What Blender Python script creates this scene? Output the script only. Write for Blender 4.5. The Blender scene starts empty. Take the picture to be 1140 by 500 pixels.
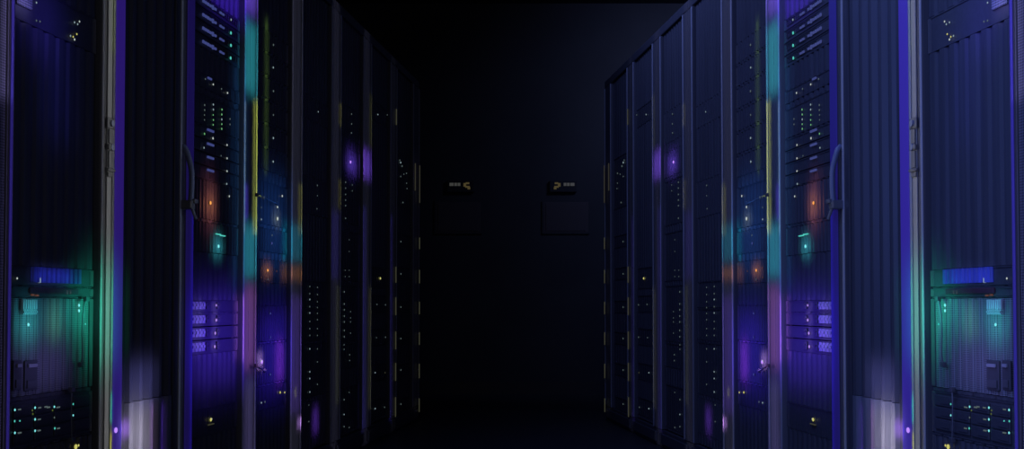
import bpy, bmesh, math
from mathutils import Matrix, Vector

SC = bpy.context.scene
COL = SC.collection
F = 1340.0                      # focal length in pixels of the 1140 px wide frame
CX, HY = 570.0, 340.0           # column of the camera axis, row of the horizon
PHI = math.atan(150.0 / F)      # each row of racks closes in on the aisle by this angle
D0 = 1.4 * math.cos(PHI)        # distance from the camera to the front plane of a row
EYE = 0.70
RH = 2.08                       # rack height

# ---------------------------------------------------------------- measuring
PITCH = math.radians(1.8)       # the camera looks up a little
CY = HY - F * math.tan(PITCH)   # row of the principal point
def PT(x, y, d=0.0):
    """(distance along the row, height) of what the photograph shows at x, y, standing d behind the front plane"""
    u, v = x - CX, CY - y
    gy, gz = F * math.cos(PITCH) - v * math.sin(PITCH), v * math.cos(PITCH) + F * math.sin(PITCH)
    n = u * math.cos(PHI) + gy * math.sin(PHI)
    k = (D0 + d) / n
    return k * (-u * math.sin(PHI) + gy * math.cos(PHI)), EYE + k * gz
def S(x, d=0.0, y=250.0): return PT(x, y, d)[0]
def Z(x, y, d=0.0): return PT(x, y, d)[1]
def PXM(x):                     # metres per pixel of the frame at column x
    th = math.atan((x - CX) / F)
    return D0 / math.sin(th + PHI) * math.cos(th) / F

def row_world(side, d, s, z):
    x = -s * math.sin(PHI) + (D0 + d) * math.cos(PHI)
    y = s * math.cos(PHI) + (D0 + d) * math.sin(PHI)
    return Vector((side * x, y, z))

# ---------------------------------------------------------------- materials
def mat(name, col, rough=0.5, metal=0.0, emit=None, strength=1.0, spec=0.3):
    m = bpy.data.materials.new(name)
    m.use_nodes = True
    b = m.node_tree.nodes['Principled BSDF']
    b.inputs['Base Color'].default_value = (*col, 1)
    b.inputs['Roughness'].default_value = rough
    b.inputs['Metallic'].default_value = metal
    b.inputs['Specular IOR Level'].default_value = spec
    if emit:
        b.inputs['Emission Color'].default_value = (*emit, 1)
        b.inputs['Emission Strength'].default_value = strength
    return m

def noisy(m, scale=(1, 1, 1), amt=0.3, tex=40.0):
    """slight wear: noise multiplies the base colour"""
    nt = m.node_tree; b = nt.nodes['Principled BSDF']
    tc = nt.nodes.new('ShaderNodeTexCoord'); mp = nt.nodes.new('ShaderNodeMapping')
    mp.inputs['Scale'].default_value = scale
    no = nt.nodes.new('ShaderNodeTexNoise'); no.inputs['Scale'].default_value = tex
    mx = nt.nodes.new('ShaderNodeMix'); mx.data_type = 'RGBA'; mx.blend_type = 'MULTIPLY'
    c = tuple(b.inputs['Base Color'].default_value)
    mr = nt.nodes.new('ShaderNodeMapRange')
    mr.inputs['To Min'].default_value = 1 - amt; mr.inputs['To Max'].default_value = 1 + amt
    mx.inputs[0].default_value = 1.0
    mx.inputs[6].default_value = c
    nt.links.new(tc.outputs['Object'], mp.inputs['Vector'])
    nt.links.new(mp.outputs['Vector'], no.inputs['Vector'])
    nt.links.new(no.outputs['Fac'], mr.inputs['Value'])
    nt.links.new(mr.outputs['Result'], mx.inputs[7])
    nt.links.new(mx.outputs[2], b.inputs['Base Color'])
    return m

def perforated(name, col, hole, pitch, fill=0.0, rough=0.45):
    """sheet metal punched with a staggered grid of small holes"""
    m = mat(name, col, rough)
    nt = m.node_tree; b = nt.nodes['Principled BSDF']
    tc = nt.nodes.new('ShaderNodeTexCoord'); sp = nt.nodes.new('ShaderNodeSeparateXYZ')
    nt.links.new(tc.outputs['Object'], sp.inputs[0])
    def mth(op, a, bb=None):
        n = nt.nodes.new('ShaderNodeMath'); n.operation = op
        for i, v in enumerate((a, bb)):
            if v is None: continue
            if isinstance(v, (int, float)): n.inputs[i].default_value = v
            else: nt.links.new(v, n.inputs[i])
        return n.outputs[0]
    k = math.pi / pitch
    u = mth('ADD', sp.outputs['Y'], sp.outputs['Z']); v = mth('SUBTRACT', sp.outputs['Y'], sp.outputs['Z'])
    a = mth('SINE', mth('MULTIPLY', u, k)); c = mth('SINE', mth('MULTIPLY', v, k))
    f = mth('GREATER_THAN', mth('MULTIPLY', a, c), fill)
    mx = nt.nodes.new('ShaderNodeMix'); mx.data_type = 'RGBA'
    mx.inputs[6].default_value = (*col, 1); mx.inputs[7].default_value = (*hole, 1)
    nt.links.new(f, mx.inputs[0]); nt.links.new(mx.outputs[2], b.inputs['Base Color'])
    return m

G = lambda v, t=1.0: (v, v, v * t)
M = {
    'rack':    noisy(mat('rack_black_paint', G(.085, 1.05), .42), (1, 1, .05), .25, 60),
    'dark':    mat('dark_recess_paint', G(.05), .6),
    'panel':   noisy(mat('ribbed_panel_paint', G(.09, 1.05), .38), (1, 1, .03), .3, 50),
    'door':    noisy(mat('ribbed_door_paint', G(.10, 1.03), .35), (1, 1, .03), .25, 40),
    'reflplate':    noisy(mat('reflection_plate', G(.20), .4), (1, 1, .08), .3, 120),  # paler than the door to carry the reflected glow
    'post':    noisy(mat('glow_post_steel', G(.17), .35), (1, 1, .03), .08, 60),  # glow put into the colour: paler steel for the one glowing post
    'darkpost': noisy(mat('dark_post_steel', G(.10, 1.05), .35), (1, 1, .03), .08, 60),
    'rib':     noisy(mat('post_rib_steel', G(.24), .35), (1, 1, .03), .08, 60),
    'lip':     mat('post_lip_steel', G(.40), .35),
    'chassis': mat('server_chassis', G(.07), .5),
    'front':   noisy(mat('server_front', G(.085, 1.05), .45), (1, 1, 1), .2, 80),
    'ear':     mat('server_ear', G(.11), .45),
    'bay':     mat('drive_bay_plastic', G(.09), .4),
    'palebay': mat('drive_bay_grey', G(.35), .4),
    'grille':  mat('pale_grille', G(.55), .45),
    'teal':    perforated('perforated_grey_front', G(.24), G(.07), .0042, .1),
    'mesh':    perforated('perforated_door_mesh', G(.16, 1.1), G(.02), .0062, .05),
    'fan':     perforated('perforated_fan_grille', G(.30, 1.1), G(.05), .006, .1),
    'blue':    noisy(mat('blue_front', (.10, .12, .42), .4), (1, 1, .02), .7, 60),
    'red':     noisy(mat('dark_red_front', (.10, .035, .05), .45), (1, 1, .1), .5, 60),
    'handle':  mat('handle_satin_steel', (.17, .19, .26), .35),
    'latch':   mat('latch_steel', G(.20), .3, .3),
    'cord':    mat('cord_rubber', G(.22), .5),
    'strip':   mat('violet_light_strip', (.12, .10, .40), .4, 0, (.018, .006, .115), 1.0),
    'strip2':  mat('dim_violet_light_strip', (.08, .07, .28), .4, 0, (.006, .003, .045), 1.0),
    'wall':    noisy(mat('wall_paint', G(.05), .8), (1, 1, 1), .2, 3),
    'floor':   noisy(mat('floor_tiles', G(.04), .45), (1, 1, 1), .2, 2),
    'ceil':    mat('ceiling_tiles', G(.04), .9),
    'box':     mat('wall_panel_grey', (.075, .062, .06), .6),
    'signbox': mat('sign_housing', G(.03), .6),
    'signlit': mat('sign_lit_yellow', (.1, .09, .05), .5, 0, (.055, .042, .016), 1.0),
    'signlit2': mat('sign_lit_grey', (.1, .1, .1), .5, 0, (.040, .040, .036), 1.0),
}
LEDC = {
    'teal':   (.06, .42, .36), 'cyan': (.16, .60, .62), 'green': (.10, .30, .12), 'white': (.32, .36, .34),
    'pale':   (.16, .22, .24), 'dim': (.055, .075, .075), 'blue': (.07, .09, .32), 'violet': (.40, .20, .80),
    'lilac':  (.30, .18, .55), 'orange': (.75, .30, .06), 'yellow': (.42, .40, .10), 'red': (.30, .03, .03),
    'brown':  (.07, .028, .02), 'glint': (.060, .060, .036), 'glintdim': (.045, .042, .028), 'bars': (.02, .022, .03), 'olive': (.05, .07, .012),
}
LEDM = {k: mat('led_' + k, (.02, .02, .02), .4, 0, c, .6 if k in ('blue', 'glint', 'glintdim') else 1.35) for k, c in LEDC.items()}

# ---------------------------------------------------------------- mesh helpers (row space: d, s, z)
def box(bm, d0, d1, s0, s1, z0, z1, bev=0.0):
    vs = [bm.verts.new((d, s, z)) for d in (d0, d1) for s in (s0, s1) for z in (z0, z1)]
    q = [(0, 1, 3, 2), (4, 6, 7, 5), (0, 4, 5, 1), (2, 3, 7, 6), (0, 2, 6, 4), (1, 5, 7, 3)]
    fs = [bm.faces.new([vs[i] for i in f]) for f in q]
    if bev > 0:
        es = {e for f in fs for e in f.edges}
        bmesh.ops.bevel(bm, geom=list(es), offset=bev, segments=2, profile=.6, affect='EDGES')

def ribs(bm, d_base, d_out, s0, s1, z0, z1, pitch, groove, thick=.006):
    """sheet with raised vertical ribs: a trapezoid profile extruded along z"""
    n = max(1, round((s1 - s0) / pitch)); p = (s1 - s0) / n
    prof = []
    g = groove / 2; sl = min(groove * .6, p * .2)
    for i in range(n):
        a = s0 + i * p
        prof += [(d_base, a), (d_base, a + g), (d_out, a + g + sl), (d_out - (d_base - d_out) * .12, a + p / 2),
                 (d_out, a + p - g - sl), (d_base, a + p - g)]
    prof.append((d_base, s1))
    back = [(d_base + thick, s1), (d_base + thick, s0)]
    ring = prof + back
    lo = [bm.verts.new((d, s, z0)) for d, s in ring]
    hi = [bm.verts.new((d, s, z1)) for d, s in ring]
    k = len(ring)
    for i in range(k):
        j = (i + 1) % k
        bm.faces.new((lo[i], lo[j], hi[j], hi[i]))
    bm.faces.new(hi); bm.faces.new(list(reversed(lo)))

def tube(bm, pts, r, n=8):
    pts = [Vector(p) for p in pts]; rings = []
    for i, p in enumerate(pts):
        t = (pts[min(i + 1, len(pts) - 1)] - pts[max(i - 1, 0)]).normalized()
        a = t.orthogonal().normalized() if i == 0 else (a - t * a.dot(t)).normalized()
        b = t.cross(a)
        rings.append([bm.verts.new(p + r * (math.cos(2 * math.pi * k / n) * a + math.sin(2 * math.pi * k / n) * b)) for k in range(n)])
    for u, v in zip(rings, rings[1:]):
        for k in range(n):
            bm.faces.new((u[k], u[(k + 1) % n], v[(k + 1) % n], v[k]))
    bm.faces.new(list(reversed(rings[0]))); bm.faces.new(rings[-1])

def smooth_path(pts, sub=6):
    pts = [Vector(p) for p in pts]; out = []
    for i in range(len(pts) - 1):
        p0, p1, p2, p3 = pts[max(i - 1, 0)], pts[i], pts[i + 1], pts[min(i + 2, len(pts) - 1)]
        for k in range(sub):
            t = k / sub
            out.append(.5 * ((2 * p1) + (p2 - p0) * t + (2 * p0 - 5 * p1 + 4 * p2 - p3) * t * t + (3 * p1 - p0 - 3 * p2 + p3) * t ** 3))
    out.append(pts[-1])
    return out

class Thing:
    """an Empty at a thing's base that parents its parts; row space is mirrored for the left row"""
    def __init__(self, side, name, label, cat, d, s, z, group=None, kind=None):
        self.side, self.o = side, (d, s, z)
        e = bpy.data.objects.new(name, None); COL.objects.link(e)
        e.empty_display_size = .05
        e.location = row_world(side, d, s, z); e.rotation_euler = (0, 0, side * PHI)
        e['label'] = label; e['category'] = cat
        if group: e['group'] = group
        if kind: e['kind'] = kind
        self.e = e
    def part(self, name, bm, m, parent=None, label=None, smooth=False):
        d0, s0, z0 = self.o
        for v in bm.verts:
            v.co = Vector((self.side * (v.co.x - d0), v.co.y - s0, v.co.z - z0))
        bmesh.ops.recalc_face_normals(bm, faces=bm.faces[:])
        me = bpy.data.meshes.new(name); bm.to_mesh(me); bm.free()
        me.materials.append(m)
        if smooth:
            for p in me.polygons: p.use_smooth = True
        o = bpy.data.objects.new(name, me); COL.objects.link(o)
        o.parent = parent or self.e
        if label: o['label'] = label
        return o
    def at(self, name, me, d, s, z, parent=None, label=None):
        o = bpy.data.objects.new(name, me); COL.objects.link(o)
        o.parent = parent or self.e
        o.location = (self.side * (d - self.o[0]), s - self.o[1], z - self.o[2])
        if label: o['label'] = label
        return o

_led = {}
def led_mesh(colour, r):
    key = (colour, round(r, 4))
    if key not in _led:
        bm = bmesh.new()
        bmesh.ops.create_uvsphere(bm, u_segments=10, v_segments=6, radius=r)
        for v in bm.verts: v.co.x *= .45
        me = bpy.data.meshes.new('indicator_light'); bm.to_mesh(me); bm.free()
        me.materials.append(LEDM[colour])
        for p in me.polygons: p.use_smooth = True
        _led[key] = me
    return _led[key]
_port = {}
def port_mesh(colour, w, h):
    key = (colour, round(w, 4), round(h, 4))
    if key not in _port:
        bm = bmesh.new(); box(bm, -.0025, .0025, -w / 2, w / 2, -h / 2, h / 2, min(w, h) * .2)
        bmesh.ops.recalc_face_normals(bm, faces=bm.faces[:])
        me = bpy.data.meshes.new('port_light'); bm.to_mesh(me); bm.free(); me.materials.append(LEDM[colour])
        _port[key] = me
    return _port[key]

# ---------------------------------------------------------------- the racks
# near-post inner column, near boundary, far boundary, far-post inner column (right row; the left row is its mirror image)
RACKS = {
    'A': dict(ni=1126, nm=1128, fm=1014.2, fi=1029, where='nearest open {S} rack'),
    'K': dict(ni=1003.5, nm=1014.2, fm=934, fi=941, where=''),
    'B': dict(ni=925.5, nm=934, fm=862.5, fi=870, where='{S} rack beside the ribbed door'),
    'C': dict(ni=855, nm=862.5, fm=810.5, fi=816.5, where='second {S} rack past ribbed door'),
    'D': dict(ni=804.5, nm=810.5, fm=766.5, fi=772, where='third {S} rack past ribbed door'),
    'E': dict(ni=761, nm=766.5, fm=731.7, fi=736.5, where='fourth {S} rack past ribbed door'),
    'F': dict(ni=727, nm=731.7, fm=702.2, fi=706, where='next-to-last {S} rack'),
    'G': dict(ni=698.5, nm=702.2, fm=673.5, fi=680.5, where='farthest {S} rack'),
}
# units: (name, x_ref, y_top, y_bottom, style, what it looks like)
UNITS = {
 'A': [
  ('network_switch', 1058, 8, 50, 'fan', 'black switch with pale specks and mesh grille high in'),
  ('network_appliance', 1080, 298, 319, 'bluebox', 'blue-fronted box unit above the teal server in'),
  ('patch_panel', 1080, 320, 331, 'redband', 'thin dark red unit under the blue box in'),
  ('storage_server', 1080, 332, 437, 'teal', 'tall teal-lit perforated server with drive bays in'),
  ('disk_array', 1080, 441, 491, 'drives', 'black disk unit with rows of teal lights low in'),
  ('power_unit', 1080, 493, 540, 'ribbed', 'black unit with one bright yellow light lowest in'),
 ],
 'B': [
  ('network_switch', 883.5, 15.5, 29, 'switch', 'topmost of four blue-port switches in'),
  ('network_switch', 883.5, 29.5, 43, 'switch', 'second from top of four blue-port switches in'),
  ('network_switch', 883.5, 43.5, 57, 'switch', 'third from top of four blue-port switches in'),
  ('network_switch', 883.5, 57.5, 71, 'switch', 'lowest of four blue-port switches in'),
  ('network_switch', 897, 90, 106, 'plain', 'black unit with slanting dots under blue-port switches in'),
  ('disk_array', 897, 112, 146, 'plain', 'black unit with three columns of green dots in'),
  ('rack_server', 897, 147, 160.5, 'plain', 'first thin pale-dash server below the dot grid in'),
  ('rack_server', 897, 161, 175, 'plain', 'second thin pale-dash server below the dot grid in'),
  ('rack_server', 897, 175.5, 189, 'plain', 'third thin pale-dash server below the dot grid in'),
  ('rack_server', 897, 189.5, 204, 'plain', 'thin pale-dash server right above orange light in'),
  ('rack_server', 897, 205, 247, 'ribbed', 'black server with glowing orange light in'),
  ('rack_server', 897, 250, 283, 'ribbed', 'black server with teal light below orange glow in'),
  ('rack_server', 897, 334.5, 348, 'violet', 'topmost of four violet-lit drive servers in'),
  ('rack_server', 897, 349, 363, 'violet', 'second from top of four violet-lit drive servers in'),
  ('rack_server', 897, 363.5, 377.5, 'violet', 'third from top of four violet-lit drive servers in'),
  ('rack_server', 897, 378, 393, 'violet', 'lowest of four violet-lit drive servers in'),
  ('rack_server', 897, 452, 482, 'plain', 'black server with single yellow light low in'),
 ],
 'C': [
  ('rack_server', 835, 39, 62, 'ribbed', 'topmost of six one-dot servers in'),
  ('rack_server', 835, 65, 88, 'ribbed', 'second from top of six one-dot servers in'),
  ('rack_server', 835, 91, 114, 'ribbed', 'third from top of six one-dot servers in'),
  ('rack_server', 835, 117, 140, 'ribbed', 'fourth from top of six one-dot servers in'),
  ('rack_server', 835, 143, 166, 'ribbed', 'fifth from top of six one-dot servers in'),
  ('rack_server', 835, 169, 193, 'ribbed', 'lowest of six one-dot servers in'),
  ('network_switch', 835, 205, 252, 'plain', 'black switch with white lights and a slanting cord in'),
  ('rack_server', 835, 256, 282, 'ribbed', 'black server with faint blue dots above orange lights in'),
  ('rack_server', 835, 290, 316, 'ribbed', 'black server with small orange lights in'),
  ('rack_server', 835, 340, 380, 'ribbed', 'black server with two dots below orange lights in'),
  ('rack_server', 835, 382, 426, 'ribbed', 'violet-lit server with bright lilac light in'),
  ('rack_server', 835, 428, 454, 'plain', 'black server with yellow dots near the bottom in'),
 ],
 'D': [
  ('rack_server', 790, 110, 136, 'ribbed', 'black server with one faint dot high in'),
  ('rack_server', 790, 198, 240, 'ribbed', 'black server with three faint stacked dots in'),
  ('disk_array', 790, 313, 343, 'plain', 'upper of two dot-grid disk units in'),
  ('disk_array', 790, 344, 380, 'plain', 'lower of two dot-grid disk units in'),
  ('disk_array', 790, 382, 442, 'plain', 'black disk unit with scattered dots under dot grid in'),
  ('rack_server', 790, 446, 487, 'ribbed', 'black server with violet glow near the floor in'),
 ],
 'E': [
  ('rack_server', 750, 120, 156, 'ribbed', 'black server with three stacked pale dots high in'),
  ('rack_server', 750, 166, 195, 'ribbed', 'black server with violet light in'),
  ('disk_array', 750, 199, 250, 'plain', 'black unit with five-dot column below violet light in'),
  ('disk_array', 750, 258, 313, 'plain', 'black unit with very faint dots halfway up in'),
  ('disk_array', 750, 318, 381, 'plain', 'black unit with two dense columns of dots in'),
  ('rack_server', 750, 383, 410, 'plain', 'black server with four dots under dense dot columns in'),
  ('rack_server', 750, 430, 479, 'plain', 'black server with scattered dots lowest in'),
 ],
 'F': [
  ('rack_server', 717, 117, 138, 'plain', 'black server with faint dots high in'),
  ('rack_server', 717, 298, 322, 'plain', 'black server with one bright yellowish light in'),
  ('rack_server', 717, 329, 348, 'plain', 'first server below the yellowish light in'),
  ('rack_server', 717, 366, 385, 'plain', 'second server below the yellowish light in'),
  ('rack_server', 717, 405, 424, 'plain', 'third server below the yellowish light in'),
  ('rack_server', 717, 444, 464, 'plain', 'lowest server with two faint dots in'),
 ],
 'G': [
  ('network_switch', 690, 174, 232, 'plain', 'black switch with cluster of pale plugs in'),
  ('rack_server', 690, 262, 276, 'plain', 'one-dot server closest below the pale plugs in'),
  ('rack_server', 690, 298, 312, 'plain', 'second one-dot server below the pale plugs in'),
  ('rack_server', 690, 335, 349, 'plain', 'third one-dot server below the pale plugs in'),
  ('rack_server', 690, 370, 384, 'plain', 'fourth one-dot server below the pale plugs in'),
  ('rack_server', 690, 405, 419, 'plain', 'fifth one-dot server below the pale plugs in'),
  ('rack_server', 690, 443, 457, 'plain', 'lowest one-dot server in'),
 ],
}
# lights: (x, y, colour, radius in px)
L = {
 'A': [(1053, 24, 'white', 1.0), (1055, 27, 'pale', .9), (1058.5, 25, 'pale', .8), (1056, 38, 'yellow', .8), (1058.5, 44, 'white', 1.1), (1063, 40, 'pale', 1.0),
       (1060, 41, 'yellow', .6), (1101, 3, 'pale', .9), (1097, 24, 'dim', .9), (1101, 23, 'dim', .8),
       (1122.5, 310, 'white', 1.1), (1053.5, 340, 'cyan', 1.5), (1053.5, 346, 'cyan', 1.5), (1045, 333, 'pale', 1.0), (1110, 361.5, 'cyan', 1.6),
       (1046.5, 361, 'teal', 1.0), (1081, 453, 'cyan', 1.1), (1102.5, 454, 'cyan', 1.2), (1125, 456.5, 'cyan', 1.2), (1081, 465, 'dim', 1.0), (1102.5, 467, 'cyan', 1.2),
       (1119.5, 469, 'teal', .9), (1125.3, 469, 'teal', .9), (1080.5, 477, 'teal', 1.1), (1102.5, 479.7, 'cyan', 1.2), (1125, 482, 'cyan', 1.2),
       (1060, 462.5, 'cyan', 1.0), (1060, 450, 'teal', .9), (1105.5, 457, 'olive', 1.0), (1105, 461, 'olive', .8), (1083, 457, 'olive', .8),
       (1057, 497.5, 'yellow', 2.4), (1054, 496, 'yellow', 1.2)],
 'B': [(883.8, 22, 'pale', 1.1), (884, 36.7, 'teal', 1.5), (884, 50.6, 'teal', 1.5), (884.3, 64.7, 'teal', 1.5), (884, 36.5, 'pale', .9),
       (887.8, 103.5, 'white', 1.0), (894.5, 99, 'dim', .9), (903.7, 94, 'white', 1.0), (912.5, 88, 'dim', .9),
       (894, 122, 'green', 1.0), (894.2, 127.5, 'green', 1.0), (894.2, 133, 'pale', 1.0), (894.2, 138.3, 'green', .9), (894.3, 143.5, 'green', 1.0),
       (903.6, 116.5, 'pale', 1.0), (903.6, 122, 'pale', 1.0), (903.8, 128, 'green', .8), (903.6, 133.6, 'green', .9), (903.8, 139, 'green', .9),
       (913.3, 117, 'dim', 1.0), (913.3, 122.6, 'dim', 1.0), (913.5, 128, 'dim', .8), (913.5, 133.5, 'dim', .8), (885, 132.5, 'dim', .9), (885, 138.5, 'dim', .9),
       (904, 154, 'white', 1.2), (913.5, 149, 'green', 1.0), (888.3, 161.5, 'white', 1.0), (914, 164.6, 'pale', 1.0), (888.3, 176.3, 'white', 1.0), (895, 173.5, 'dim', .8),
       (888.3, 190.6, 'white', 1.0), (888.7, 204.8, 'pale', 1.0), (885.8, 218.6, 'white', 1.0), (906.7, 226, 'orange', 1.7),
       (897.8, 274.3, 'cyan', 1.7), (900.4, 340, 'lilac', 1.2), (900.4, 356.5, 'lilac', 1.5), (901.5, 371, 'lilac', 1.5), (902, 386, 'lilac', 1.5),
       (906.4, 467.3, 'yellow', 1.7), (905.5, 466.7, 'white', 1.0)],
 'C': [(836.5, 50, 'dim', 1.1), (836.7, 75.2, 'pale', 1.0), (836.5, 101.5, 'dim', 1.1), (836.6, 128, 'dim', 1.0), (836.6, 153.7, 'pale', 1.1), (836.8, 180, 'pale', 1.1),
       (826.7, 218.3, 'white', 1.1), (832, 225.5, 'pale', .8), (832, 230.6, 'white', 1.2), (832, 243.6, 'white', 1.7), (847, 220, 'pale', 1.0), (850, 244.3, 'pale', .9), (850, 231, 'dim', .8),
       (838.3, 271, 'blue', 1.3), (838, 262, 'dim', .9), (842.8, 301, 'orange', 1.3), (842.8, 300.5, 'white', .7), (833, 302, 'brown', .9), (849.5, 298.5, 'brown', 1.1), (850, 309, 'brown', .9), (842.5, 311, 'dim', .8),
       (840, 349, 'blue', 1.0), (839.6, 375.5, 'blue', .9), (840, 417, 'blue', 1.1), (846, 412, 'violet', 1.2), (849.5, 403, 'violet', 2.0), (850, 402, 'white', 1.1),
       (824, 437, 'yellow', .9), (829, 437, 'yellow', 1.1), (846, 447.5, 'dim', .9), (850, 448.5, 'pale', .9)],
 'D': [(786.5, 124.5, 'pale', .9), (787.5, 206.5, 'dim', 1.0), (787.5, 218, 'dim', .8), (788, 232.5, 'dim', .9)] +
      [(787.5, y, 'dim', .9) for y in (320, 328, 336, 342.5, 349, 356, 366, 373.5, 388.5, 403, 428)] +
      [(796, y, c, 1.0) for y, c in ((319, 'dim'), (327, 'dim'), (333.5, 'pale'), (341.5, 'dim'), (348.5, 'pale'), (358, 'dim'), (366, 'dim'), (373.5, 'dim'), (388.5, 'pale'), (414, 'pale'), (421.5, 'pale'), (436.5, 'pale'))] +
      [(797, 451, 'dim', .8), (797, 469.5, 'dim', .9)],
 'E': [(749.3, 127, 'dim', 1.0), (749.3, 138, 'dim', 1.0), (749.5, 148, 'dim', 1.0), (750.5, 180.5, 'violet', 1.8)] +
      [(756, y, 'dim', 1.0) for y in (203, 209.5, 216.5, 222.8, 229, 243)] + [(748.5, y, 'dim', .8) for y in (206, 212.5)] +
      [(752, y, 'dim', .7) for y in (267, 280, 301, 308)] + [(756.5, y, 'dim', .7) for y in (301, 308)] +
      [(757.5, y, 'dim', 1.1) for y in (325, 338.5, 345, 352, 358.5, 368, 375)] + [(750.5, y, 'dim', .8) for y in (347, 354, 358.5, 371)] +
      [(757.7, y, 'dim', .9) for y in (384, 389)] + [(751.5, y, 'dim', .9) for y in (395, 401.5)] +
      [(752, 437, 'dim', .8), (757.7, 445, 'dim', 1.0), (757.7, 461.5, 'pale', .9), (757.7, 475, 'dim', 1.0), (752, 476, 'dim', .9)],
 'F': [(720, 127.5, 'pale', .9), (709.5, 128, 'dim', .8), (717.3, 310, 'yellow', 1.4), (717, 310, 'white', 1.0), (711.5, 339.5, 'dim', .9), (721, 339, 'dim', .9),
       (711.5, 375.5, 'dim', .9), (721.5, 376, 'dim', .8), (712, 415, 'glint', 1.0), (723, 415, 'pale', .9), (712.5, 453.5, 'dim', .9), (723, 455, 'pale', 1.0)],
 'G': [(694.5, 181, 'pale', 1.2), (693, 185, 'dim', 1.2), (695.5, 178.5, 'dim', 1.0), (688, 193, 'dim', .9), (691, 194, 'dim', .8), (694.5, 196.5, 'dim', .9), (688, 204, 'dim', .8), (687.5, 210, 'dim', .8), (692, 225.5, 'dim', 1.0)] +
      [(694.3, y, 'dim', 1.0) for y in (269, 305, 342, 377, 412, 450)],
}
# ports: small lit dashes (x, y, colour, width px, height px)
def slope(x0, y0, x):
    return HY + (y0 - HY) * (x - 420.0) / (x0 - 420.0)
PORTS = {k: [] for k in RACKS}
for y in (22, 36.5, 50.5, 64.5):
    for x, w, h in ((892.5, 2, 2), (895.2, 2, 2.4), (901.2, 1.8, 2.6), (904, 1.6, 5), (906.6, 1.6, 3), (909.2, 1.8, 3.4), (911.8, 1.8, 3), (914.4, 1.8, 3.4)):
        PORTS['B'].append((x, slope(884, y, x) , 'blue', w, h))
for x, y in ((906.5, 145.5), (906.5, 161), (906.5, 175.8), (906.5, 190)):
    for k, dx in enumerate((-2.4, 0, 2.4)):
        PORTS['B'].append((x + dx, slope(x, y, x + dx), 'blue', 1.9, 2.6))
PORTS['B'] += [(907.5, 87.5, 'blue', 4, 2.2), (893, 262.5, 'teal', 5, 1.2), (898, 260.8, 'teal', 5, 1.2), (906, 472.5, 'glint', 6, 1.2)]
for x, y in ((1098, 454), (1098.5, 467), (1098.5, 479.5), (1120.5, 456), (1120, 482), (1077, 453.5), (1091, 453), (1088, 453.6), (1077, 477)):
    PORTS['A'].append((x, y, 'dim', 3.2, 1.6))
PORTS['A'] += [(1063.5, 325.5, 'bars', 1.2, 4), (1067, 325.5, 'bars', 1.0, 4.5), (1100, 329, 'brown', 2.2, 2), (1105, 328.5, 'brown', 2.2, 2), (1097.5, 312, 'pale', 1.5, 6)]

def rack_label(side, k):
    S_ = 'right' if side > 0 else 'left'
    return {
     'A': f'tall black open rack beside the steel latch post at {S_}',
     'K': f'black rack with closed ribbed door and violet edge strip at {S_}',
     'B': f'black open rack with orange glow and violet servers, just past the {S_} ribbed door',
     'C': f'black rack with violet glow, second past the {S_} ribbed door',
     'D': f'dim black rack with dot grid, third past the {S_} ribbed door',
     'E': f'dim black rack with violet-lit post, fourth past the {S_} ribbed door',
     'F': f'dim narrow-looking rack next to last in the {S_} row',
     'G': f'farthest black rack at the end of the {S_} row'}[k]

UD = .012      # unit fronts sit this far behind the post faces
def blank_ranges(units, z0, z1):
    out = []; z = z0
    for a, b in sorted(units):
        if a - z > .003: out.append((z + .0006, a - .0006))
        z = max(z, b)
    if z1 - z > .003: out.append((z + .0006, z1 - .0006))
    return out

def make_post(T, s0, s1, lip_s, both=False, mid=False, name='post', m='darkpost'):
    bm = bmesh.new()
    box(bm, 0, .045, s0, s1, .09, RH - .045, .003)
    box(bm, .045, .07, s0, s0 + .006, .09, RH - .045)
    box(bm, .045, .07, s1 - .006, s1, .09, RH - .045)
    p = T.part(name, bm, M[m])
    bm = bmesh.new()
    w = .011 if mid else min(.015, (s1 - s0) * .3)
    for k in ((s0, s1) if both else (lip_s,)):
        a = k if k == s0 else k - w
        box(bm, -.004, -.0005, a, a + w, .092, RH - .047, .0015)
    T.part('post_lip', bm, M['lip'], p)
    if mid:
        bm = bmesh.new(); box(bm, -.005, -.0005, S(1023.2), S(1018.2), .092, RH - .047, .003)
        T.part('post_rib', bm, M['rib'], p)
    return p

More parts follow.
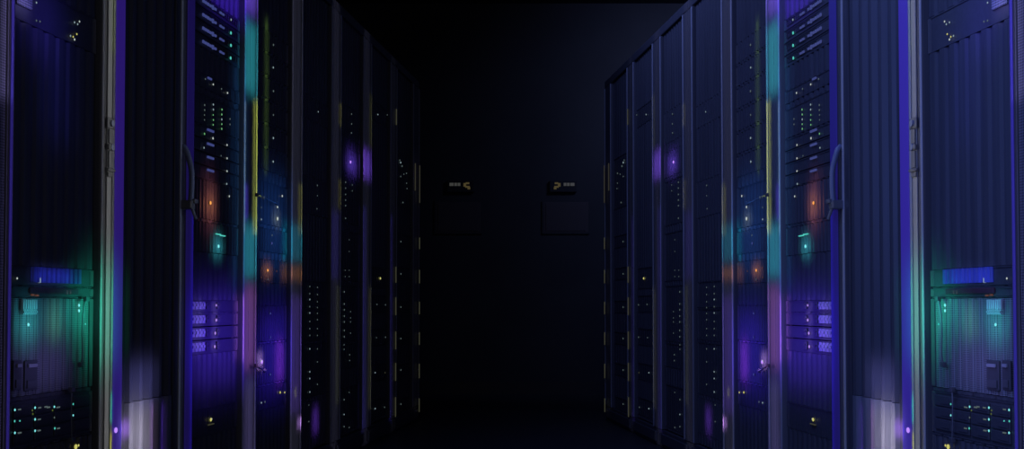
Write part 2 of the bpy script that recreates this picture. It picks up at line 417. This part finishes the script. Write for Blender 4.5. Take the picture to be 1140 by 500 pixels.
def make_rack(side, k):
    R = RACKS[k]; S_ = 'right' if side > 0 else 'left'
    sn, so, sf, si = S(R['nm']) + .0015, S(R['ni']), S(R['fm']) - .0015, S(R['fi'])
    T = Thing(side, 'server_rack', rack_label(side, k), 'server rack', 0, sn, 0.002, 'racks of the %s row' % S_)
    depth = .95
    bm = bmesh.new(); box(bm, .004, depth, sn, sf, .002, .088, .004); box(bm, -.004, .006, sn + .03, sf - .03, .02, .07, .003)
    T.part('plinth', bm, M['rack'])
    bm = bmesh.new(); box(bm, 0, depth, sn, sf, RH - .043, RH, .005)
    for i in range(6):
        a = sn + (sf - sn) * (.15 + .12 * i)
        box(bm, .2, .8, a, a + .02, RH, RH + .004)
    T.part('top_panel', bm, M['rack'])
    for a, b in ((sn, sn + .004), (sf - .004, sf)):
        bm = bmesh.new(); box(bm, .072, depth - .012, a, b, .09, RH - .045)
        T.part('side_panel', bm, M['dark'])
    bm = bmesh.new(); ribs(bm, depth - .006, depth - .002, sn, sf, .09, RH - .045, .08, .02, .004)
    T.part('back_panel', bm, M['dark'])
    # posts
    if k in ('K', 'B'):
        bm = bmesh.new(); box(bm, 0, .05, sn, so, .09, RH - .045, .003)
        p = T.part('post', bm, M['rack'])
        bm = bmesh.new(); box(bm, -.003, -.0005, sn + .002, so - .001, .1, RH - .06, .001)
        T.part('light_strip', bm, M['strip' if k == 'K' else 'strip2'], p, 'violet glowing light strip')
    elif k == 'A':
        bm = bmesh.new(); box(bm, 0, .05, sn, so, .09, RH - .045, .001)
        T.part('post', bm, M['rack'])
    else:
        make_post(T, sn, so, so, m='post' if k == 'C' else 'darkpost')
    fp = make_post(T, si, sf, si, both=(k in 'AG'), mid=(k == 'A'), m='post' if k == 'B' else 'darkpost')
    rails = [(so - .001, so + .022), (si - .022, si + .001)]
    for a, b in rails:
        bm = bmesh.new(); box(bm, .030, .034, a, b, .09, RH - .045); box(bm, .034, .07, a, a + .003, .09, RH - .045)
        T.part('mounting_rail', bm, M['dark'])
    if k == 'K':
        # closed, ribbed door
        bm = bmesh.new()
        zk = Z(985, 446)
        for (a, b, c, d_) in ((so + .002, so + .02, .095, RH - .05), (si - .035, si - .002, .095, RH - .05)):
            box(bm, -.002, .018, a, b, c, d_, .003)
        box(bm, -.002, .018, so + .021, si - .036, RH - .09, RH - .05, .003)
        box(bm, -.002, .018, so + .021, si - .036, .095, .135, .003)
        door = T.part('door', bm, M['rack'])
        bm = bmesh.new(); ribs(bm, .012, -.004, so + .021, si - .036, zk + .001, RH - .092, .069, .020)
        T.part('door_panel', bm, M['door'], door)
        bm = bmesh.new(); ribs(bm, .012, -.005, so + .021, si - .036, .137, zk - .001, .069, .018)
        T.part('door_reflection', bm, M['reflplate'], door, 'paler lower part of the ribbed door standing for a reflection')  # plate added so the reflected glow gets its hard upper edge
        # curved pull handle on the far edge of the door, in front of the frame
        zt, zb = Z(934, 165), Z(930, 224)
        sh = (si + sf) / 2 - .004
        path = smooth_path([(-.001, sh + .004, zt + .004), (-.014, sh + .002, zt - .012), (-.026, sh, zt - .05), (-.031, sh, (zt + zb) / 2), (-.031, sh, zb + .03), (-.028, sh, zb - .012)], 6)
        bm = bmesh.new(); tube(bm, path, .0085, 10)
        T.part('handle', bm, M['handle'], door, 'curved steel pull handle', True)
        bm = bmesh.new()
        zz = Z(930, 227)
        box(bm, -.038, -.001, sh - .014, sh + .016, zz - .022, zz + .006, .005)
        box(bm, -.046, -.030, sh - .006, sh + .022, zz - .004, zz + .010, .004)
        tube(bm, [(-.030, sh + .004, zz - .015), (-.040, sh + .014, zz - .05)], .005, 8)
        T.part('handle_bracket', bm, M['latch'], door, 'dark steel handle bracket')
        T.at('indicator_light', led_mesh('violet', .0075), -.005, S(1008.5, -.005), Z(1008.5, 478), p)
    if k == 'A':
        # swing latch on the wide steel post
        c = S(1020.9)
        z = lambda y: Z(1021, y)
        bm = bmesh.new()
        for (ya, yb, w, dd) in ((131, 143, .040, .006), (143.5, 160, .022, .009), (160.5, 167, .034, .013), (167.5, 187, .022, .009), (187.5, 191, .044, .013), (191.5, 197, .026, .006)):
            box(bm, -.0055 - dd * .55, -.0055, c - w / 2, c + w / 2, z(yb), z(ya), .003)
        la = T.part('latch', bm, M['latch'], fp, 'steel swing latch')
        for y in (137, 163.5):
            bm = bmesh.new(); tube(bm, [(-.009, c, z(y)), (-.0145, c, z(y))], .009, 14)
            T.part('lock_barrel', bm, M['handle'], fp)
    # highlights on the far posts, put in as small glowing bars
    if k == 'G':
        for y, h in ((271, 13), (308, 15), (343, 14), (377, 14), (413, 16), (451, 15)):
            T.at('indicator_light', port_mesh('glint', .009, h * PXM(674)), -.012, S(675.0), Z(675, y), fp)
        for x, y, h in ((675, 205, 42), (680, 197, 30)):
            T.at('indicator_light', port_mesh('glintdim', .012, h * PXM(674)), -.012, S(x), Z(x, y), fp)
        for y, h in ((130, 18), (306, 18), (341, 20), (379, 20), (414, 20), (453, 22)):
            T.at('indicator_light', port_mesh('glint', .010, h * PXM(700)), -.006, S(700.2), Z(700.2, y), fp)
    if k in ('C', 'D'):
        pass
    # units
    zs = []
    if k in UNITS:
        for (name, xr, yt, yb, style, what) in UNITS[k]:
            zt, zb = Z(xr, yt, UD), Z(xr, yb, UD) + .006
            zs.append((zb, zt, name, style, what))
    if k != 'K':
        for a, b in blank_ranges([(u[0] - .0048, u[1]) for u in zs], .095, RH - .0445):
            bm = bmesh.new(); ribs(bm, UD + .006, UD, so + .002, si - .002, a, b, .045 if k != 'A' else .052, .012, .004)
            T.part('blanking_panel', bm, M['panel'])
    for u in zs:
        bm = bmesh.new(); box(bm, .036, .50, so + .008, si - .008, u[0] - .0042, u[0] - .001)
        T.part('shelf', bm, M['dark'])
    # the units themselves
    made = []
    far = k in 'FG'
    for zb, zt, name, style, what in zs:
        w = R['where'].format(S=S_)
        lab = f'{what} {w}'
        cat = {'network_switch': 'network switch', 'disk_array': 'disk unit', 'storage_server': 'server', 'rack_server': 'server',
               'network_appliance': 'network box', 'patch_panel': 'patch panel', 'power_unit': 'power unit'}[name]
        U = Thing(side, name, lab, cat, UD, (so + si) / 2, zb, f'{cat}s in the {S_} row')
        make_unit(U, k, style, so + .003, si - .003, zb, zt, far)
        made.append((zb, zt, U))
    # lights and ports
    def owner(z):
        for zb, zt, U in made:
            if zb - .006 <= z <= zt + .001: return U
        return T
    for x, y, c, r in L.get(k, []):
        s, z = PT(x, y, UD)
        s = min(max(s, so + .006), si - .006)
        owner(z).at('indicator_light', led_mesh(c, max(.0025, (1.2 if k in 'ABC' else .95) * r * PXM(x))), UD - .0035, s, z)
    for x, y, c, w, h in PORTS.get(k, []):
        s, z = PT(x, y, UD)
        ws = abs(S(x - w / 2, UD) - S(x + w / 2, UD))
        s = min(max(s, so + .004 + ws / 2), si - .004 - ws / 2)
        owner(z).at('port_light', port_mesh(c, ws, h * PXM(x)), UD - .003, s, z)
    return T

def make_unit(U, k, style, s0, s1, z0, z1, far):
    h = z1 - z0
    bm = bmesh.new(); box(bm, UD + .012, UD + .45, s0 + .024, s1 - .024, z0, z1, .002)
    if not far:
        for i in range(5):          # vent louvres on top
            box(bm, UD + .1 + i * .06, UD + .13 + i * .06, s0 + .06, s1 - .06, z1 - .001, z1 + .0008)
    U.part('chassis', bm, M['chassis'])
    bm = bmesh.new()
    fs0, fs1 = s0 + .020, s1 - .020
    zf = z0; z0 = z0 - .0046
    fm = 'front'
    if style == 'ribbed':
        ribs(bm, UD + .006, UD, fs0, fs1, z0 + .001, z1 - .001, .03, .008, .005)
    elif style == 'teal':
        fm = 'teal'
        ribs(bm, UD + .006, UD, fs0, fs1, z0 + .001, z1 - .001, .034, .009, .005)
    else:
        box(bm, UD + .002, UD + .011, fs0, fs1, z0 + .0005, z1 - .0005, .001)
        box(bm, UD, UD + .002, fs0, fs1, z0 + .0005, z0 + .004)
        box(bm, UD, UD + .002, fs0, fs1, z1 - .004, z1 - .0005)
        if style == 'plain':
            n = 9
            for i in range(n):
                a = fs0 + (fs1 - fs0) * (i + .5) / n
                box(bm, UD + .0006, UD + .002, a - .004, a + .004, z0 + .006, z1 - .006)
    front = U.part('front_panel', bm, M[fm])
    if not far:
        for a, b in ((s0, s0 + .0195), (s1 - .0195, s1)):
            bm = bmesh.new(); box(bm, UD + .001, UD + .012, a, b, z0 + .001, z1 - .001, .0015)
            U.part('rack_ear', bm, M['ear'])
    z0 = zf; zc = (z0 + z1) / 2
    if style == 'switch':
        n = 12
        for i in range(n):
            a = fs0 + (fs1 - fs0) * (.30 + .68 * i / n)
            bm = bmesh.new()
            w = (fs1 - fs0) * .68 / n * .8
            box(bm, UD - .001, UD + .002, a, a + w, zc + .008, zc + .0095); box(bm, UD - .001, UD + .002, a, a + w, zc - .0095, zc - .008)
            box(bm, UD - .001, UD + .002, a, a + .0015, zc - .008, zc + .008); box(bm, UD - .001, UD + .002, a + w - .0015, a + w, zc - .008, zc + .008)
            U.part('port', bm, M['bay'], front)
    if style == 'violet':
        # group of pale drive carriers on the near side, a small one by the light
        a0, a1 = S(927, UD), S(911.5, UD)
        a0 = max(a0, s0 + .004)
        for i in range(4):
            a = a0 + (a1 - a0) * i / 4; b = a0 + (a1 - a0) * (i + .82) / 4
            bm = bmesh.new()
            box(bm, UD - .005, UD + .001, a, b, z0 + .005, z1 - .005, .0015)
            box(bm, UD - .008, UD - .005, a + .004, b - .004, zc - .003, zc + .006, .001)
            U.part('drive_bay', bm, M['palebay'], front)
        for x in (896, 908):
            c = S(x, UD)
            bm = bmesh.new(); box(bm, UD - .004, UD + .001, c - .018, c + .018, z0 + .006, z1 - .006, .0015); box(bm, UD - .007, UD - .004, c - .010, c + .010, zc, zc + .005, .001)
            U.part('drive_bay', bm, M['bay'], front)
    if style == 'drives':
        for r in range(3):
            for c in range(4):
                a = fs0 + (fs1 - fs0) * (.03 + .245 * c); b = a + (fs1 - fs0) * .225
                za = z0 + .006 + (h - .012) * r / 3; zb = za + (h - .012) / 3 - .003
                bm = bmesh.new(); box(bm, UD - .003, UD + .0015, a, b, za, zb, .002)
                box(bm, UD - .0045, UD - .003, a + .006, a + .05, za + .006, zb - .006, .001)
                U.part('drive_bay', bm, M['front'], front)
    if style == 'fan':
        a0, a1 = S(1125, UD), S(1108, UD)
        bm = bmesh.new(); box(bm, UD - .003, UD + .0015, a0, a1, z0 + .028, z1 - .004, .002)
        U.part('vent_grille', bm, M['fan'], front, 'pale perforated vent grille')
    if style == 'bluebox':
        a0, a1 = S(1105, UD), S(1050, UD)
        bm = bmesh.new()
        ribs(bm, UD - .001, UD - .005, a0, a1, z0 + .002, z1 - .001, .022, .004, .0025)
        U.part('face_plate', bm, M['blue'], front, 'blue glossy face plate')
    if style == 'redband':
        a0, a1 = S(1107, UD), S(1053, UD)
        bm = bmesh.new(); box(bm, UD - .004, UD + .0015, a0, a1, z0 + .002, z1 - .002, .002)
        U.part('face_plate', bm, M['red'], front, 'dark red face plate')
    if style == 'teal':
        a0, a1 = S(1115.5, UD), S(1099, UD); zt, zb = Z(1107, 333.5, UD), Z(1107, 350, UD)
        bm = bmesh.new()
        for i in range(7):
            a = a0 + (a1 - a0) * i / 7; box(bm, UD - .006, UD - .0005, a, a + (a1 - a0) / 7 * .62, zb + .012, zt, .001)
        for i in range(8):
            for j in range(3):
                a = a0 + (a1 - a0) * (i + .5 * (j % 2)) / 8.5; z = zb + j * .0042
                box(bm, UD - .006, UD - .0005, a, a + .006, z, z + .0028)
        U.part('vent_grille', bm, M['grille'], front, 'pale slotted vent grille')
        for xa, xb in ((1099, 1112.5), (1116, 1126)):
            b0, b1 = max(S(xb, UD), s0 + .022), S(xa, UD); zt, zb = Z((xa + xb) / 2, 401, UD), Z((xa + xb) / 2, 434.5, UD)
            bm = bmesh.new()
            box(bm, UD - .006, UD - .0008, b0, b1, zb, zt, .002)
            bay = U.part('drive_bay', bm, M['bay'], front, 'dark drive bay')
            bm = bmesh.new()
            box(bm, UD - .011, UD - .0065, b0 + .008, b1 - .008, zt - .016, zt - .008, .0015)
            U.part('bay_latch', bm, M['palebay'], bay)
            bm = bmesh.new(); box(bm, UD - .009, UD - .0065, b0 + .006, b1 - .006, zb + .006, zb + .024, .001)
            U.part('bay_label_plate', bm, M['ear'], bay)

def mesh_rack(side):
    S_ = 'right' if side > 0 else 'left'
    s1 = S(1128) - .0015; s0 = s1 - .6
    T = Thing(side, 'server_rack', f'rack with perforated mesh door cut by the {S_} picture edge', 'server rack', 0, s0, .002, 'racks of the %s row' % S_)
    bm = bmesh.new(); box(bm, .004, .95, s0, s1, .002, .088, .004); T.part('plinth', bm, M['rack'])
    bm = bmesh.new(); box(bm, 0, .95, s0, s1, RH - .043, RH, .005); T.part('top_panel', bm, M['rack'])
    for a, b in ((s0, s0 + .004), (s1 - .004, s1)):
        bm = bmesh.new(); box(bm, .072, .938, a, b, .09, RH - .045); T.part('side_panel', bm, M['dark'])
    bm = bmesh.new(); box(bm, .94, .95, s0, s1, .09, RH - .045); T.part('back_panel', bm, M['dark'])
    bm = bmesh.new(); box(bm, 0, .07, s0, s0 + .03, .09, RH - .045, .003); T.part('post', bm, M['rack'])
    w = abs(S(1131.5) - S(1128))
    bm = bmesh.new(); box(bm, -.002, .07, s1 - w, s1, .09, RH - .045, .003); p = T.part('post', bm, M['rack'])
    bm = bmesh.new(); box(bm, -.0045, -.0022, s1 - w + .001, s1 - .001, .1, RH - .06, .002)
    T.part('light_strip', bm, M['strip2'], p, 'violet glowing light strip')
    bm = bmesh.new()
    for a, b, c, d_ in ((s0 + .031, s0 + .06, .095, RH - .05), (s1 - w - .006, s1 - w - .001, .095, RH - .05), (s0 + .061, s1 - w - .007, .095, .13), (s0 + .061, s1 - w - .007, RH - .09, RH - .05)):
        box(bm, 0, .02, a, b, c, d_, .002)
    door = T.part('door', bm, M['rack'])
    bm = bmesh.new(); box(bm, .004, .008, s0 + .061, s1 - w - .007, .131, RH - .091)
    T.part('mesh_panel', bm, M['mesh'], door, 'perforated mesh panel')
    bm = bmesh.new()
    tube(bm, smooth_path([(-.002, s0 + .045, 1.15), (-.04, s0 + .045, 1.12), (-.04, s0 + .045, .95), (-.002, s0 + .045, .92)]), .009)
    T.part('handle', bm, M['handle'], door, None, True)

def cable(T, pts, r, label):
    pts = [(d, *PT(x, y, d)) for x, y, d in pts]
    bm = bmesh.new(); tube(bm, smooth_path(pts, 5), r, 8)
    body = T.part('cable', bm, M['cord'], None, label, True)
    for p in (pts[0], pts[-1]):
        bm = bmesh.new(); box(bm, p[0] - .005, p[0] + .005, p[1] - .008, p[1] + .008, p[2] - .006, p[2] + .006, .002)
        T.part('plug', bm, M['ear'], body)

for side in (1, -1):
    S_ = 'right' if side > 0 else 'left'
    mesh_rack(side)
    made = {k: make_rack(side, k) for k in RACKS}
    cable(made['A'], [(1044, 333, -.004), (1047, 345, -.010), (1048.5, 370, -.010), (1048, 395, -.010), (1050, 406, -.004)], .0022, 'thin hanging cable')
    cable(made['A'], [(1060, 434, -.004), (1060.3, 448, -.008), (1060.3, 470, -.008), (1060, 490, -.004)], .0014, 'thin straight cable')
    cable(made['C'], [(832, 226.5, -.004), (838, 224, -.010), (846, 220, -.016), (854, 217, -.018)], .0022, 'thin slanting cable')
    cable(made['C'], [(845, 413, -.004), (848.5, 411, -.012), (851, 409.5, -.018), (855, 407, -.020)], .0032, 'short slanting cable')

# ---------------------------------------------------------------- the room
def struct(name, boxes, m, kind='structure', bev=0):
    bm = bmesh.new()
    for b in boxes: box(bm, *b, bev)
    bmesh.ops.recalc_face_normals(bm, faces=bm.faces[:])
    me = bpy.data.meshes.new(name); bm.to_mesh(me); bm.free(); me.materials.append(m)
    o = bpy.data.objects.new(name, me); COL.objects.link(o)
    if kind: o['kind'] = kind
    return o
YB = 9.5
struct('floor', [(-3.4, 3.4, -1.5, YB, -.1, 0)], M['floor'])
struct('ceiling', [(-3.4, 3.4, -1.5, YB, 3.1, 3.2)], M['ceil'])
struct('wall_back', [(-3.5, 3.5, YB, YB + .1, -.1, 3.2)], M['wall'])
struct('wall_left', [(-3.5, -3.4, -1.5, YB, -.1, 3.2)], M['wall'])
struct('wall_right', [(3.4, 3.5, -1.5, YB, -.1, 3.2)], M['wall'])
struct('baseboard_back', [(-3.4, 3.4, YB - .015, YB, 0, .1)], M['floor'])

def wall_pt(x, y):
    return ((x - CX) / F * YB, EYE - (y - HY) / F * YB)
for side in (1, -1):
    S_ = 'right' if side > 0 else 'left'
    def wbox(bm, x0, x1, y0, y1, t0, t1, bev=.0):
        (a, zt), (b, zb) = wall_pt(x0, y0), wall_pt(x1, y1)
        a, b = sorted((side * a, side * b))
        box(bm, a, b, YB - t1, YB - t0, zb, zt, bev)
    def wthing(name, label, cat, x, y):
        e = bpy.data.objects.new(name, None); COL.objects.link(e)
        px, pz = wall_pt(x, y)
        e.location = (side * px, YB, pz); e['label'] = label; e['category'] = cat
        return e
    def wpart(e, name, bm, m, label=None, parent=None):
        for v in bm.verts: v.co -= e.location
        bmesh.ops.recalc_face_normals(bm, faces=bm.faces[:])
        me = bpy.data.meshes.new(name); bm.to_mesh(me); bm.free(); me.materials.append(m)
        o = bpy.data.objects.new(name, me); COL.objects.link(o); o.parent = parent or e
        if label: o['label'] = label
        return o
    e = wthing('hanging_sign', f'small dim yellowish lit sign high on the end wall, {S_} of centre', 'sign', 627, 213)
    bm = bmesh.new(); wbox(bm, 612, 642, 201, 214, .001, .03, .004)
    hb = wpart(e, 'sign_housing', bm, M['signbox'])
    # blurred pictogram: a hooked arrow-like mark, then a bar of lettering too soft to read
    bm = bmesh.new()
    for x0, x1, y0, y1 in ((617.5, 621.5, 203.2, 205.2), (621, 624, 204, 208), (617, 622, 207.2, 209.2), (616.5, 619.5, 208.6, 211)):
        wbox(bm, x0, x1, y0, y1, .0305, .033)
    wpart(e, 'pictogram', bm, M['signlit'], 'yellowish hooked mark', hb)
    bm = bmesh.new()
    for x0, x1 in ((627.5, 630.5), (631.2, 634.2), (635, 639.5)):
        wbox(bm, x0, x1, 203.8, 207.2, .0305, .033)
    wpart(e, 'lettering_bar', bm, M['signlit2'], 'soft pale bar of lettering', hb)
    e = wthing('wall_panel', f'dark square panel on the end wall below the {S_} lit sign', 'panel', 630, 259)
    bm = bmesh.new(); wbox(bm, 605, 655, 225, 259, .001, .014, .003); wbox(bm, 607.5, 652.5, 227, 257, .014, .018, .002)
    wpart(e, 'panel_face', bm, M['box'])
    bm = bmesh.new(); wbox(bm, 603.5, 656.5, 223.5, 225, .001, .012); wbox(bm, 603.5, 656.5, 259, 260.5, .001, .012)
    wbox(bm, 603.5, 605, 225, 259, .001, .012); wbox(bm, 655, 656.5, 225, 259, .001, .012)
    wpart(e, 'panel_frame', bm, M['wall'])

# ---------------------------------------------------------------- lights
def area(name, loc, direction, w, h, col, power, spread=180):
    l = bpy.data.lights.new(name, 'AREA'); l.shape = 'RECTANGLE'; l.size = w; l.size_y = h
    l.color = col; l.energy = power; l.spread = math.radians(spread)
    o = bpy.data.objects.new(name, l); COL.objects.link(o)
    z = -Vector(direction).normalized()
    x = Vector((0, 0, 1)).cross(z).normalized()
    y = z.cross(x)
    m = Matrix((x, y, z)).transposed().to_4x4(); m.translation = Vector(loc); o.matrix_world = m
    return o

def glow(x0, x1, y0, y1, rgb, off=.07, spread=80, albedo=.17, k=.5):
    """an unseen light added just off the racks to throw glow on them; rgb = radiance wanted on a surface of that albedo"""
    xm, ym = (x0 + x1) / 2, (y0 + y1) / 2
    d = 0 if albedo == .17 else UD
    w = max(.008, abs(S(x0, d, ym) - S(x1, d, ym))); h = max(.008, abs(Z(xm, y0, d) - Z(xm, y1, d)))
    sm, zm = PT(xm, ym, d)
    t = 2 * off * math.tan(math.radians(spread / 2)) * .6
    mx = max(rgb)
    P = math.pi * mx / albedo * (w + t) * (h + t) * k
    for side in (1, -1):
        n = Vector((side * math.cos(PHI), math.sin(PHI), 0))
        area('glow_fill', row_world(side, -off, sm, zm), n, w, h, tuple(c / mx for c in rgb), P, spread)  # added light without a fixture, for the glow on posts and units

# post at 1020
glow(1018, 1025, -20, 520, (.036, .036, .035), spread=60, k=1)
glow(1018, 1036, 300, 400, (.004, .10, .065), off=.13, spread=100)
glow(1016, 1019, 438, 470, (.0, .08, .065), off=.03, spread=60)
glow(1016.5, 1019.5, 482, 505, (.08, .08, .0), off=.03, spread=60)
glow(1014, 1017, -5, 60, (.02, .03, .0), off=.03, spread=60)
# near rack
glow(1044, 1062, 330, 360, (.005, .14, .10), off=.10, albedo=.20, spread=100)
glow(1074, 1086, 340, 376, (.02, .085, .05), off=.06, albedo=.20)
glow(1102, 1118, 348, 374, (.01, .13, .13), off=.07, albedo=.20, spread=90)
glow(1060, 1122, 333, 360, (.004, .03, .05), off=.10, albedo=.20)
glow(1066, 1122, 376, 432, (.018, .016, .060), off=.12, albedo=.20)
glow(1062, 1104, 301, 316, (.02, .025, .13), off=.05, albedo=.24, spread=60)
glow(1080, 1112, -20, 50, (.003, .002, .030), off=.15, albedo=.1)
glow(1133, 1142, -20, 110, (.07, .06, .15), off=.05, albedo=.16, spread=60)
glow(1133, 1142, 100, 520, (.02, .017, .045), off=.05, albedo=.16, spread=60)
glow(1066, 1088, 0, 150, (.001, .001, .014), off=.16, albedo=.09)
glow(1108, 1125, -5, 12, (.05, .045, .13), off=.05, albedo=.2)
# ribbed door, lower part
glow(986, 1003, 455, 520, (.13, .12, .17), off=.12, albedo=.2, spread=90, k=.75)
glow(974, 979, 450, 520, (.09, .045, .15), off=.05, albedo=.2, spread=60)
glow(963, 966, 450, 520, (.04, .015, .20), off=.05, albedo=.2, spread=60)
glow(975, 1003, 405, 450, (.02, .02, .07), off=.10, albedo=.1)
glow(1005, 1009, 470, 486, (.12, .05, .3), off=.04, albedo=.1)
# frame at 937
glow(936, 940, -20, 520, (.006, .007, .010), spread=60, k=1)
glow(928, 932, 240, 520, (.006, .003, .06), spread=60, off=.05, albedo=.1)
# rack with the orange light
glow(905, 908, 218, 236, (.085, .028, .010), off=.05, albedo=.09, spread=120)
glow(905, 909, 195, 258, (.028, .008, .014), off=.07, albedo=.09, spread=110)
glow(894, 902, 268, 280, (.01, .10, .12), off=.05, albedo=.09, spread=100)
glow(872, 926, 330, 400, (.010, .004, .105), off=.14, albedo=.09, spread=110)
glow(898, 903, 336, 392, (.06, .04, .14), off=.05, albedo=.2, spread=60)
glow(914, 926, 336, 392, (.07, .055, .16), off=.05, albedo=.3, spread=70)
glow(870, 926, 395, 430, (.005, .002, .045), off=.12, albedo=.09, spread=110)
glow(870, 905, -30, 10, (.012, .004, .12), off=.12, albedo=.09, spread=100)
glow(873, 878, 330, 400, (.05, .018, .09), off=.06, albedo=.09, spread=60)
glow(873, 878, 60, 320, (.002, .010, .03), off=.10, albedo=.09, spread=90)
# post at 862: cyan, olive, teal, pink-violet, grey-violet down its length
glow(855, 867, -20, 14, (.06, .03, .26))
glow(855, 867, 26, 104, (.008, .10, .12), k=.8)
glow(854, 858, 112, 260, (.09, .105, .015), off=.05, spread=60, k=.75)
glow(867, 869, 112, 260, (.035, .05, .06), off=.04, spread=60)
glow(864, 868, 205, 245, (.02, .01, .16), off=.04, spread=60)
glow(856, 868, 250, 308, (.008, .085, .115), k=.75)
glow(857, 868, 318, 410, (.12, .045, .17), k=.4)
glow(858, 868, 420, 520, (.03, .025, .07))
# second rack past the door
glow(842, 845, 20, 190, (.022, .040, .008), off=.05, albedo=.09, spread=70, k=.35)
glow(822, 850, 200, 300, (.002, .010, .045), off=.14, albedo=.09, spread=110)
glow(825, 833, 380, 424, (.05, .008, .14), off=.07, albedo=.09)
glow(820, 852, 350, 432, (.007, .003, .10), off=.15, albedo=.09, spread=110)
glow(848, 854, 394, 410, (.14, .08, .22), off=.04, albedo=.1)
glow(828, 835, 238, 250, (.03, .04, .04), off=.04, albedo=.09, spread=100)
glow(838, 847, 297, 305, (.09, .032, .01), off=.04, albedo=.09, spread=100)
# post at 811
glow(806, 816, -20, 520, (.012, .012, .018), spread=60, k=1)
glow(805, 808, 205, 262, (.06, .06, .006), off=.04, spread=60)
glow(805, 822, 250, 290, (.0, .05, .07), off=.06, k=.9)
glow(805, 824, 297, 311, (.08, .03, .006), off=.05, k=.6)
glow(806, 816, 330, 460, (.02, .008, .08), off=.06, k=.8)
glow(810, 812, 433, 441, (.07, .07, .01), off=.03)
# farther posts
glow(763, 770, -20, 520, (.009, .009, .015), spread=60, k=1)
glow(761, 763, 115, 140, (.03, .028, .004), off=.04, spread=60)
glow(761.5, 763.5, 200, 232, (.03, .028, .004), off=.04, spread=60)
glow(763, 766, 318, 450, (.022, .024, .010), off=.04, spread=60)
glow(763, 771, 235, 310, (.006, .003, .06), off=.05)
glow(805, 809, 466, 476, (.16, .08, .26), off=.04)
glow(786, 792, 455, 482, (.022, .007, .085), off=.06, albedo=.09)
glow(729, 735, -20, 520, (.006, .006, .010), spread=60, k=1)
glow(727, 729, 105, 165, (.02, .02, .004), off=.04, spread=60)
glow(728, 736, 168, 198, (.05, .02, .20), off=.07, k=1)
glow(744, 754, 174, 188, (.02, .009, .10), off=.08, albedo=.09, spread=100, k=.7)
glow(728, 730, 320, 455, (.025, .025, .013), off=.04, spread=60)
glow(732, 737, 230, 480, (.008, .006, .06), off=.05, spread=60)
glow(700, 705, 60, 480, (.004, .004, .006), spread=60)
glow(703, 706, 240, 470, (.006, .004, .045), off=.05, spread=60)
glow(675, 680, 170, 460, (.002, .002, .004), spread=60)

# unseen blue fills added for the haze on the right; a neutral fill added behind the camera
BL = (.15, .245, 1.0)
AIM = (math.cos(PHI), -math.sin(PHI), 0)       # square to the left row, away from it
area('blue_fill', (-.9, .1, 1.5), AIM, 1.0, 1.0, BL, 76)
area('blue_fill', (-.35, 2.3, 2.75), (AIM[0], AIM[1], -.28), 1.6, .5, BL, 31)
area('blue_fill', (-.1, 5.2, 2.85), (AIM[0], AIM[1], -.28), 1.8, .4, (.20, .29, 1.0), 18)
area('blue_fill', (1.7, 7.9, 2.95), (-.08, 1, -.55), .8, .3, (.31, .40, 1.0), 5.2, 108)  # added fill for the right part of the end wall
area('neutral_fill', (0, -.9, 1.7), (0, 1, -.12), 1.6, .8, (1, .95, .95), 3.5)  # added fill, no such source in the aisle

w = bpy.data.worlds.new('World'); SC.world = w; w.use_nodes = True
w.node_tree.nodes['Background'].inputs[0].default_value = (0.001, 0.001, 0.002, 1)
w.node_tree.nodes['Background'].inputs[1].default_value = 1.0

# ---------------------------------------------------------------- camera and view
cam = bpy.data.cameras.new('Camera'); co = bpy.data.objects.new('Camera', cam); COL.objects.link(co)
co.location = (0, 0, EYE); co.rotation_euler = (math.radians(90) + PITCH, 0, 0)
cam.sensor_width = 36; cam.lens = F * 36 / 1140
cam.shift_y = (CY - 250) / 1140
cam.clip_start = .05; cam.clip_end = 100
SC.camera = co
vs = SC.view_settings
vs.view_transform = 'Standard'; vs.look = 'None'; vs.exposure = 0; vs.gamma = 1; vs.use_curve_mapping = False
SC.cycles.use_denoising = True
SC.cycles.max_bounces = 4; SC.cycles.diffuse_bounces = 1; SC.cycles.glossy_bounces = 2
SC.cycles.sample_clamp_indirect = 2.0
